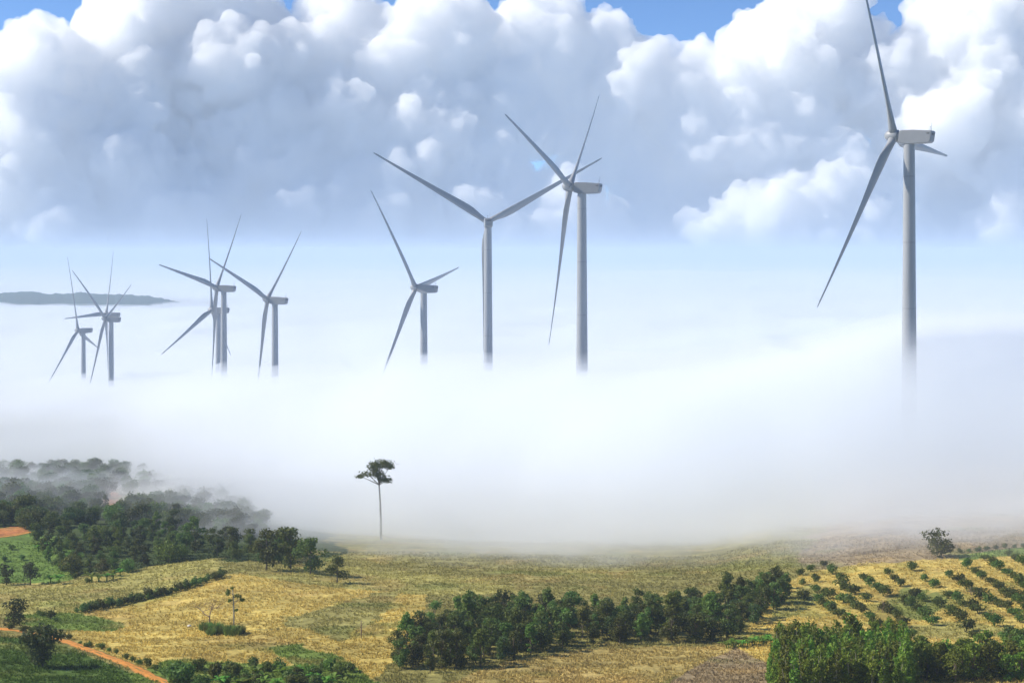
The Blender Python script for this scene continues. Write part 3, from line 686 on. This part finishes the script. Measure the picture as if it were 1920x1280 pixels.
def eucalyptus(seed, h=9.0, n=1100):
    r = np.random.default_rng(seed); cl = []
    for i in range(13):
        f = 0.18 + 0.80 * (i / 12); w = 1.25 * (1.0 - 0.72 * max(0, f - 0.45)) * r.uniform(0.8, 1.15); a = r.uniform(0, 6.28)
        s = w * r.uniform(0.45, 0.75)
        cl.append(((math.cos(a) * w * 0.65, math.sin(a) * w * 0.65, h * f), (s, s, s * r.uniform(1.2, 1.9))))
    return tree_proto('eucalyptus_tree', cl, h, 0.11, n, 0.25, LM_EUC, pale_bark, r, droop=0.8, fork=0.2, lean=(r.normal() * 0.3, r.normal() * 0.3))
def shrub_mesh(seed, w, h, n, size, lm, name='shrub', low=0.42):
    r = np.random.default_rng(seed); cl = []
    for i in range(7):
        a = r.uniform(0, 6.28); rr = w * 0.5 * r.uniform(0.15, 0.62); s = w * r.uniform(0.20, 0.32)
        cl.append(((math.cos(a) * rr, math.sin(a) * rr, h * r.uniform(low, 0.68)), (s, s, h * r.uniform(0.26, 0.4))))
    V, Q = leaves(cl, n, size, r)
    V[:, 2] = np.maximum(V[:, 2], 0.02)
    mb = MB(); mb.add(V, Q)
    for c, rr in cl[:4]: mb.tube([(0, 0, -0.2), (c[0] * 0.4, c[1] * 0.4, c[2] * 0.5), c], [0.06, 0.045, 0.02], 4, False)
    return mb.mesh(name, lm)

UNUSED = []
def place(proto, p, label, cat, group=None, s=1.0, rz=None, sz=None, first=False):
    o = copy_tree(proto)
    o.location = p; o.rotation_euler = (0, 0, random.uniform(0, 6.28) if rz is None else rz)
    q = s * random.uniform(0.93, 1.07)
    o.scale = (q * random.uniform(0.92, 1.08), q * random.uniform(0.92, 1.08), q * (sz or 1.0))
    return tag(o, label, cat, group)
def remove_tree(o):
    for ch in list(o.children): remove_tree(ch)
    bpy.data.objects.remove(o)

FOREST = [broadleaf(s) for s in range(100, 104)] + [broadleaf(s, lm=LM_DARK) for s in range(106, 109)] + [broadleaf(104, 9.5, 2.4, 1200, 0.3, LM_BUSH), broadleaf(105, 6.0, 3.8, 1300, 0.3, LM_BUSH)]
EUC = [eucalyptus(s) for s in range(200, 206)]
WOOD = [broadleaf(s, 6.2, 5.0, 1700, 0.36, (LM_FOREST, LM_DARK)[s % 2], 'wood_tree', 0.08) for s in range(320, 326)]
GROVE = [broadleaf(s, 7.0, 2.5, 1300, 0.25, LM_FOREST, 'grove_tree') for s in range(300, 303)] + [broadleaf(303, 8.5, 2.0, 1200, 0.25, LM_BUSH, 'grove_tree'), broadleaf(304, 6.0, 3.0, 1300, 0.25, LM_DARK, 'grove_tree'), broadleaf(305, 7.5, 2.2, 1300, 0.25, LM_FOREST, 'grove_tree')]

def scatter(poly, dist, n_try, avoid=()):
    """ground points of a stand of trees, no two nearer than dist"""
    xs = [p[0] for p in poly]; ys = [p[1] for p in poly]; got = []
    for _ in range(n_try):
        px, py = random.uniform(min(xs), max(xs)), random.uniform(min(ys), max(ys))
        if not in_poly(np.array(px), np.array(py), poly): continue
        if any(in_poly(np.array(px), np.array(py), a) for a in avoid): continue
        p = at(px, py)
        if all((p - q).length > dist for q in got): got.append(p)
    return got
CLEAR = [PLOTS[3][0], PLOTS[4][0], PLOTS[2][0]]
L1, G1 = 'dark broadleaf tree in the dense wood on the left slope above the straw field', 'trees of the left wood'
for p in scatter([(95,1062),(150,1082),(200,1084),(300,1060),(400,1046),(470,1052),(560,1068),(560,1030),(480,1020),(400,1000),(330,985),(240,1000),(150,1010),(60,1008),(70,1025)], 4.2, 420):
    place(random.choice(FOREST), p, L1, 'tree', G1, random.triangular(0.32, 1.0, 0.55))
L2, G2 = 'small blue green tree of the hazy far wood on the left, fading into the mist', 'trees of the misty far wood'
for p in scatter([(-30,988),(60,992),(180,985),(330,990),(420,1000),(500,1012),(470,950),(400,925),(330,900),(260,885),(-30,880)], 4.3, 900, CLEAR):
    place(random.choice(WOOD), p, L2, 'tree', G2, random.triangular(0.5, 1.05, 0.75))
L3, G3 = 'mid green tree in the long grove crossing the bottom middle of the hillside', 'trees of the middle grove'
for p in scatter([(720,1258),(800,1266),(900,1252),(960,1236),(1050,1216),(1160,1208),(1300,1208),(1360,1200),(1420,1165),(1490,1115),(1470,1095),(1400,1125),(1250,1150),(1100,1158),(950,1152),(870,1165),(780,1205)], 2.25, 1100):
    place(random.choice(GROVE), p, L3, 'tree', G3, random.triangular(0.4, 1.05, 0.66))
L4, G4 = 'slender bright green eucalyptus tree in the close stand at the lower right', 'eucalyptus trees at the lower right'
for p in scatter([(1440,1264),(1470,1256),(1500,1258),(1560,1248),(1620,1252),(1690,1268),(1720,1290),(1690,1330),(1470,1330),(1450,1300)], 1.5, 600):
    place(random.choice(EUC), p, L4, 'tree', G4, random.triangular(0.5, 1.06, 0.82))
LM_RIGHT = leaf_mat('hedge_tree_leaf', (0.110, 0.175, 0.020), (0.300, 0.370, 0.038))
RIGHT = [broadleaf(s, 6.0, 1.9, 900, 0.24, LM_RIGHT, 'hedgerow_tree') for s in range(400, 405)]
L5, G5 = 'dense green tree in the dark row along the bottom right edge below the orchard', 'trees of the bottom right row'
for p in scatter([(1630,1252),(1700,1258),(1960,1254),(1960,1276),(1700,1284),(1630,1290)], 1.9, 500):
    place(random.choice(RIGHT), p, L5, 'tree', G5, random.triangular(0.6, 1.12, 0.85))
place(RIGHT[0], at(1848,1262), 'tallest narrow tree rising above the dark row at the bottom right', 'tree', None, 1.12, sz=1.1)

# single trees, each its own
o = place(broadleaf(501, 7.2, 3.2, 2300, 0.26, LM_DARK, 'roadside_tree', 0.1), at(80,1250), 'big dark round tree beside the orange track at the lower left', 'tree', None, 1.0, 0.4); UNUSED.append('roadside_tree')
o = place(broadleaf(502, 6.2, 3.1, 1200, 0.25, LM_DARK, 'field_tree'), at(26,1176), 'dark spreading tree at the left edge above the orange track', 'tree', None, 0.95, 1.0)
o = place(broadleaf(503, 6.0, 2.4, 900, 0.26, LM_DARK, 'meadow_tree'), at(57,1096), 'dark oval tree standing alone on the bright left meadow', 'tree', None, 0.95)
o = place(broadleaf(504, 5.6, 2.1, 800, 0.26, LM_DARK, 'meadow_tree'), at(12,1096), 'darker small tree at the very left edge of the meadow', 'tree', None, 0.9)
o = place(broadleaf(505, 5.0, 2.4, 900, 0.26, LM_FOREST, 'round_tree'), at(885,1142), 'small round tree alone in front of the middle grove upper edge', 'tree', None, 0.8)
o = place(broadleaf(506, 6.5, 3.2, 900, 0.30, LM_FOREST, 'field_tree'), at(632,1092), 'round tree alone on the upper straw field below the tall misty tree', 'tree', None, 0.9)
for k, (px, py, s, lab) in enumerate([(500,1068,1.25,'leftmost of the three tall hazy trees at the field corner'),(545,1066,1.4,'middle and tallest of the three hazy trees at the field corner'),(582,1076,1.1,'rightmost of the three hazy trees at the field corner')]):
    place(FOREST[k], at(px, py), lab, 'tree', 'three hazy trees at the field corner', s)
o = place(broadleaf(507, 6.5, 4.0, 1100, 0.34, LM_FOREST, 'misty_tree'), at(1765,1044), 'pale hazy round tree at the upper edge of the orchard, half lost in mist', 'tree', None, 1.0)
o = place(broadleaf(508, 3.6, 2.2, 700, 0.26, LM_BUSH, 'orchard_edge_tree'), at(1578,1104), 'larger bushy tree at the upper left corner of the orchard', 'tree', None, 1.0)
o = place(broadleaf(511, 6.0, 1.6, 700, 0.26, LM_DARK, 'conical_tree'), at(197,958), 'dark pointed tree beside the red soil patch in the far wood', 'tree', None, 1.0)

def tall_tree():
    r = np.random.default_rng(61)
    cl = [((0.9,0,23.4),(4.0,3.4,1.5)),((-1.6,0.3,22.6),(2.3,2.3,1.6)),((3.3,0,22.6),(1.6,1.5,0.9)),((-0.6,0,20.6),(2.2,2.0,1.6)),((0.9,0.4,18.9),(2.2,2.0,1.2)),((2.6,-0.3,18.4),(1.5,1.4,0.9)),((-3.9,0.5,20.3),(2.1,1.8,1.0)),((-6.0,0.4,19.6),(1.5,1.5,0.7))]
    root = empty('emergent_tree', (0, 0, 0)); mb = MB()
    mb.tube([(0.6,0,-0.5),(0.5,0,6),(0.3,0,12),(0,0,16.5),(-0.2,0,20),(0.5,0,23)], [0.42,0.34,0.28,0.24,0.18,0.06], 8)
    for c, rr in cl: mb.tube([(0,0,17.0),((c[0])*0.55,c[1]*0.5,17.0+(c[2]-17.0)*0.6),c], [0.15,0.1,0.04], 5)
    link('trunk', mb.mesh('trunk', bark, True), root)
    V, Q = leaves(cl, 2000, 0.34, r, 0, 0.2); link('crown', mesh_from('crown', V, Q, LM_FOREST), root)
    root.location = at(711, 1012) ; return tag(root, 'very tall lone tree with a bare thin trunk and flat crown standing in the mist', 'tree')
tall_tree()

def branchy(name, h, spread, depth, seed, mat, r0=0.12):
    r = np.random.default_rng(seed); mb = MB()
    def grow(p, d, L, rad, k):
        q = p + d * L; m = p.lerp(q, 0.5) + Vector(r.normal(size=3)) * L * 0.07
        mb.tube([p, m, q], [rad, rad * 0.8, rad * 0.6], 5, k == 0)
        if k == 0: return
        for j in range(r.integers(2, 4)):
            nd = (d + Vector(r.normal(size=3)) * spread + Vector((0, 0, 0.12))).normalized(); grow(q, nd, L * r.uniform(0.6, 0.85), rad * 0.6, k - 1)
    grow(Vector((0, 0, -0.3)), Vector((0.05, 0, 1)).normalized(), h * 0.34, r0, depth)
    return mb.mesh(name, mat, True)
o = link('bare_tree', branchy('bare_tree', 6.0, 0.55, 6, 71, dead_bark, 0.2), None, at(392,1172)); tag(o, 'leafless reddish tree on a tuft of tall grass in the straw field', 'tree')
o = link('bare_tree', branchy('bare_tree', 3.2, 0.6, 5, 73, dead_bark, 0.08), None, at(1655,1148)); tag(o, 'brown leafless bush tree at the left part of the orchard', 'tree')
o = link('bare_tree', branchy('bare_tree', 2.8, 0.6, 5, 74, dead_bark, 0.08), None, at(1822,1124)); tag(o, 'brown leafless bush tree in the middle of the orchard rows', 'tree')
def pole_tree():
    r = np.random.default_rng(66); root = empty('pole_tree', at(438,1182)); h = 8.2
    mb = MB(); mb.tube([(0,0,-0.3),(0.05,0,3),(-0.05,0,6),(-0.2,0,h)], [0.17,0.14,0.11,0.05], 7)
    tw = [(-1.0,0,7.6),(0.7,0,7.0),(1.3,0.2,6.2),(-0.8,0,5.8),(0.5,-0.2,4.0),(1.5,0,6.0)]
    for c in tw: mb.tube([(-0.05,0,c[2]-0.8),c], [0.06,0.02], 4)
    link('trunk', mb.mesh('trunk', pale_bark, True), root)
    V, Q = leaves([((-1.1,0,7.4),(0.42,0.5,0.75)),((0.8,0,6.6),(0.8,0.5,0.4)),((1.6,0,5.9),(0.7,0.5,0.4)),((-0.7,0,5.8),(0.5,0.4,0.35)),((0.5,0,4.0),(0.5,0.4,0.22)),((-0.2,0,8.2),(0.4,0.4,0.4))], 420, 0.2, r, 0, 0.1)
    link('crown', mesh_from('crown', V, Q, LM_EUC), root); tag(root, 'tall thin tree with a pale bare trunk and few leaves in the straw field', 'tree')
pole_tree()
o = empty('tree_stump', at(677,1196)); mb = MB(); mb.tube([(0,0,-0.3),(0.05,0,1.5),(0,0.05,3.2)], [0.13,0.1,0.07], 6); mb.tube([(0,0,2.2),(0.5,0,3.0)], [0.05,0.02], 4); bpy.data.objects.remove(o)
o = link('dead_trunk', mb.mesh('dead_trunk', dead_bark, True), None, at(677,1196)); tag(o, 'thin bare dead trunk standing alone left of the middle grove', 'tree')

# orchard shrubs
ORCH_PX = [(1200,485),(1325,465),(1075,517),(1100,543),(1140,567),(1175,598),(970,570),(1005,588),(810,577),(1235,520),(1268,547),(1398,520),(1438,553),(1530,500),(1570,530),(1612,562),(1655,588),(1622,453),(1665,480),(1702,508),(1745,540),(1788,570),(1828,600),(1870,622),(1750,437),(1792,458),(1832,492),(1880,518),(1910,548),(1840,385),(1880,412),(1912,435),(1710,408),
(755,620),(835,637),(860,655),(885,672),(910,690),(940,712),(885,612),(965,632),(1000,648),(1030,665),(1060,690),(1100,733),(1135,772),(1085,628),(1180,680),(1210,688),(1245,720),(1285,760),(1318,818),(1285,645),(1320,655),(1360,682),(1393,715),(1432,750),(1345,612),(1380,625),(1460,655),(1530,700),(1580,738),(1610,785),(1660,828),(1520,612),(1560,637),(1595,652),(1640,672),(1680,690),(1725,718),(1765,758),(1690,620),(1735,637),(1780,655),(1830,670),(1868,700),(1900,738),(1885,640),
(1930,560),(1945,600),(1960,650),(1935,680),(1950,720),(1940,450),(1965,500)]
OSH = [shrub_mesh(600 + k, 3.0, 2.1, 420, 0.20, LM_ORCH, 'orchard_shrub') for k in range(6)]
for k, (zx, zy) in enumerate(ORCH_PX):
    px, py = 1240 + zx * 0.35417, 900 + zy * 0.35417 + 5
    o = link('orchard_shrub', OSH[k % 6], None, at(px, py)); s = random.triangular(0.8, 1.35, 1.12); o.scale = (s * random.uniform(0.85, 1.15), s, s * random.uniform(0.75, 1.2)); o.rotation_euler = (0, 0, random.uniform(0, 6.28))
    tag(o, 'round dark green fruit shrub in the planted rows of the orchard on the right slope', 'shrub', 'shrubs of the orchard rows')

# hedge between the two straw fields
HSH = [shrub_mesh(640 + k, 2.4, 1.9, 300, 0.2, LM_FOREST, 'hedge_bush', 0.3) for k in range(4)]
hp = [(146,1148),(175,1143),(205,1139),(240,1131),(275,1123),(305,1116),(335,1108),(365,1098),(395,1088),(420,1080)]
for k in range(46):
    t = k / 45 * (len(hp) - 1); i = min(len(hp) - 2, int(t)); f = t - i
    px, py = hp[i][0] * (1 - f) + hp[i + 1][0] * f, hp[i][1] * (1 - f) + hp[i + 1][1] * f
    o = link('hedge_bush', HSH[k % 4], None, at(px + random.uniform(-3, 3), py + random.uniform(-1, 1))); s = random.triangular(0.5, 1.3, 0.8); o.scale = (s * 1.2, s, s * random.uniform(0.8, 1.2)); o.rotation_euler = (0, 0, random.uniform(0, 6.28))
    tag(o, 'low dark bush in the hedge line dividing the two straw fields on the left', 'bush', 'bushes of the field hedge')
# bushes along the track, at the bottom edge and in the meadow
BSH = [shrub_mesh(660 + k, 2.6, 2.0, 420, 0.2, LM_BUSH if k % 2 else LM_FOREST, 'wild_bush', 0.3) for k in range(6)]
def bushes(pts, label, group, smin=0.6, smax=1.1):
    for (px, py) in pts:
        o = link('wild_bush', random.choice(BSH), None, at(px, py)); s = random.uniform(smin, smax); o.scale = (s, s, s * random.uniform(0.8, 1.2)); o.rotation_euler = (0, 0, random.uniform(0, 6.28)); tag(o, label, 'bush', group)
bushes([(118,1196),(130,1199),(150,1206),(165,1212),(190,1216),(205,1222),(218,1226),(236,1236),(248,1240),(262,1246),(275,1250),(290,1256),(303,1262)], 'small green bush on the upper bank of the orange track', 'bushes along the orange track', 0.35, 0.8)
pts = [(random.uniform(310, 660), random.uniform(1252, 1292)) for _ in range(46)]
bushes(pts, 'leafy green bush in the overgrown strip along the bottom left edge', 'bushes of the bottom left strip', 0.6, 1.2)
bushes([(322,1276),(336,1280),(350,1276)], 'dark dense bush at the left end of the bottom green strip', 'dark bushes at the end of the strip', 1.2, 1.6)
bushes([(18,1180),(45,1184),(62,1182),(75,1153),(82,1156),(95,1160),(105,1164)], 'bright small bush near the dark tree above the track', 'bushes by the spreading tree', 0.5, 0.9)
bushes([(100,1058),(120,1070),(40,1050),(85,1040),(22,1030),(8,1052),(140,1085),(165,1092)], 'low bush scattered on the bright left meadow', 'bushes on the left meadow', 0.6, 1.0)
bushes([(1880,1200),(1892,1192),(1905,1198),(1918,1195),(1930,1202),(1912,1208),(1897,1206)], 'leafy bush at the right edge beside the pale footpath', 'bushes by the footpath', 0.8, 1.3)
bushes([(1500,1078),(1520,1070),(1545,1062),(1560,1076),(1530,1090),(1505,1096)], 'grey green bush on the brown slope left of the orchard', 'bushes on the brown slope', 0.7, 1.2)
bushes([(1800+k*17,1036-k*1.5) for k in range(9)], 'low bush in the green strip along the top of the orchard', 'bushes on the orchard crest', 0.5, 0.8)

# banana plants
def banana_proto(seed):
    r = np.random.default_rng(seed); root = empty('banana_plant', (0, 0, 0))
    mb = MB(); mb.tube([(0,0,-0.2),(0.03,0,0.6),(0,0,1.05)], [0.16,0.13,0.08], 7); link('stem', mb.mesh('stem', LM_BAN, True), root)
    mb = MB(); k = 8
    for i in range(k):
        a = i * 2.4 + r.uniform(-0.3, 0.3); el = r.uniform(0.7, 1.35); L = r.uniform(1.6, 2.6); V = []; n = 7
        for j in range(n):
            f = j / (n - 1); rr = L * f * math.cos(el) * (1 + 0.2 * f); z = 0.9 + L * f * math.sin(el) - 1.1 * f * f * L * 0.55
            wd = 0.34 * math.sin(math.pi * min(1, 0.12 + 0.88 * f)) ** 0.6 + 0.03
            c = np.array([math.cos(a) * rr, math.sin(a) * rr, z]); s = np.array([-math.sin(a), math.cos(a), 0]) * wd
            V += [c - s + [0, 0, -0.1], c, c + s + [0, 0, -0.1]]
        mb.add(V, [(j * 3 + b, j * 3 + b + 1, (j + 1) * 3 + b + 1, (j + 1) * 3 + b) for j in range(n - 1) for b in (0, 1)])
    link('leaves', mb.mesh('leaves', LM_BAN, True), root)
    return root
BAN = [banana_proto(700 + k) for k in range(4)]
for (px, py) in [(415,1288),(445,1290),(470,1284),(495,1288),(520,1290),(545,1282),(560,1264),(575,1260),(590,1282),(610,1290),(625,1280),(645,1288),(480,1270),(530,1272)]:
    place(random.choice(BAN), at(px, py), 'bright green banana plant in the overgrown strip at the bottom left', 'banana plant', 'banana plants at the bottom left', random.uniform(0.8, 1.15))
for k in range(20):
    place(random.choice(BAN), at(1362 + k * 4.4, 1214 - 0.5 * k + random.uniform(-4, 3)), 'banana plant in the short dark green row left of the eucalyptus stand', 'banana plant', 'banana plants left of the eucalyptus', random.uniform(0.65, 0.9))
for (px, py) in [(172,1090),(185,1091),(200,1088),(212,1085),(225,1080),(66,1028),(72,1034),(95,1030),(102,1034),(85,1024),(95,1092),(110,1094)]:
    place(random.choice(BAN), at(px, py), 'bright green banana plant at the lower edge of the left wood', 'banana plant', 'banana plants at the edge of the left wood', random.uniform(1.1, 1.5))

# tall grass clumps under the bare tree
def grass_clump(seed, w=1.6, h=1.5, n=260):
    r = np.random.default_rng(seed); a = r.uniform(0, 6.28, n); q = w * np.sqrt(r.random(n)) * 0.6
    B = np.stack([np.cos(a) * q, np.sin(a) * q, np.zeros(n)], 1); d = np.stack([np.cos(a), np.sin(a), np.zeros(n)], 1) * r.uniform(0.1, 0.6, (n, 1)) + r.normal(size=(n, 3)) * 0.12
    T = B + d * h * 0.6; T[:, 2] = h * r.uniform(0.55, 1.1, n); M = (B + T) / 2; M[:, 2] *= 1.25
    s = np.stack([-np.sin(a), np.cos(a), np.zeros(n)], 1) * 0.05
    V = np.stack([B - s, B + s, M + s, T, M - s], 1).reshape(-1, 3); i = np.arange(n)[:, None] * 5
    return mesh_from('grass_clump', V, [np.concatenate([i, i + 1, i + 2, i + 4], 1), np.concatenate([i + 4, i + 2, i + 3], 1)], LM_TALLGRASS)
GC = [grass_clump(800 + k) for k in range(3)]
for k, (px, py) in enumerate([(383,1181),(392,1184),(402,1184),(412,1187),(422,1188),(432,1190),(442,1191),(450,1188),(396,1190),(440,1186)]):
    o = link('grass_clump', GC[k % 3], None, at(px, py)); s = random.uniform(0.9, 1.3); o.scale = (s, s, s); o.rotation_euler = (0, 0, k); tag(o, 'clump of tall green grass at the foot of the bare and thin trees', 'grass clump', 'grass clumps in the straw field')
mb = MB(); V, T = ICO[2]; mb.add(V * np.array((0.42, 0.35, 0.36)) * (1 + 0.15 * np.sin(V[:, :1] * 5 + V[:, 1:2] * 7)), None, T)
tag(link('pale_rock', mb.mesh('pale_rock', simple_mat('pale_stone', (0.7, 0.66, 0.6), 0.8, 4, 0.15), True), None, at(355,1175) + Vector((0, 0, 0.15))), 'small white boulder in the straw field left of the bare tree', 'rock')

# ------------------------------------------------------------------ grass, stubble and crop rows
def ground_cover():
    n = 95000; r = np.random.default_rng(900)
    D = 236 + 215 * r.random(n) ** 1.35; px = r.uniform(-60, 1980, n); X = (px - CX) / F * D; Z = ground(X, D)
    py = HY - F * Z / D
    keep = (fbm(X / 4 + 3, D / 4 + 9, 3) > -0.35) & ~in_poly(px, py, PLOTS[2][0])
    P_ = np.stack([X, D, Z], 1)[keep]; col = plot_colour(P_[:, 0], P_[:, 1], P_[:, 2]); pxk, pyk = px[keep], py[keep]
    rd = np.array([(0,1178),(40,1183),(75,1190),(115,1199),(145,1209),(175,1221),(215,1236),(260,1256),(300,1275),(340,1296)], float)
    dist = np.abs(np.interp(pxk, rd[:, 0], rd[:, 1]) - pyk); ok = (dist > 3.5 + 4 * rng.random(len(dist))) | (pxk > 345)
    P_, col = P_[ok], col[ok]; m = len(P_)
    crop = col[:, 0] < 0.04
    h = np.where(crop, 0.55, 0.34) * r.uniform(0.5, 1.4, m) ; V = []; C = []; K = 5
    for k in range(K):
        a = r.uniform(0, 6.28, m); off = np.stack([np.cos(a), np.sin(a), np.zeros(m)], 1)
        s = np.stack([-np.sin(a), np.cos(a), np.zeros(m)], 1) * (0.10 + 0.06 * crop)[:, None]
        b = P_ + off * r.uniform(0, 0.22, m)[:, None]; b[:, 2] -= 0.03
        t = b + off * (h * r.uniform(0.2, 1.1, m))[:, None]; t[:, 2] += h * 1.0
        V.append(np.stack([b - s, b + s, t], 1)); C.append(col * r.uniform(0.65, 1.45, m)[:, None])
    V = np.stack(V, 1).reshape(-1, 3); C = np.repeat(np.stack(C, 1).reshape(-1, 3), 3, axis=0)
    T = np.arange(len(V)).reshape(-1, 3)
    mt, t = new_mat('grass_and_stubble')
    o = N(t, 'ShaderNodeOutputMaterial'); d = N(t, 'ShaderNodeBsdfDiffuse'); tr = N(t, 'ShaderNodeBsdfTranslucent'); mx = N(t, 'ShaderNodeMixShader'); a = N(t, 'ShaderNodeAttribute', attribute_name='plot')
    mx.inputs[0].default_value = 0.3
    for x, y in ((a.outputs['Color'], d.inputs[0]), (a.outputs['Color'], tr.inputs[0]), (d.outputs[0], mx.inputs[1]), (tr.outputs[0], mx.inputs[2]), (mx.outputs[0], o.inputs['Surface'])): t.links.new(x, y)
    me = mesh_from('grass', V, T, mt)
    at_ = me.attributes.new('plot', 'FLOAT_COLOR', 'POINT'); c4 = np.ones((len(V), 4), np.float32); c4[:, :3] = np.clip(C, 0, 1); at_.data.foreach_set('color', c4.ravel())
    return tag(link('grass', me), 'dry stubble, meadow grass and low crop covering the fields', kind='stuff')
ground_cover()

for o in FOREST + EUC + GROVE + WOOD + RIGHT + BAN: remove_tree(o)
for o in [o for o in bpy.data.objects if o.parent is None and o.type == 'EMPTY' and not o.get('label')]: remove_tree(o)
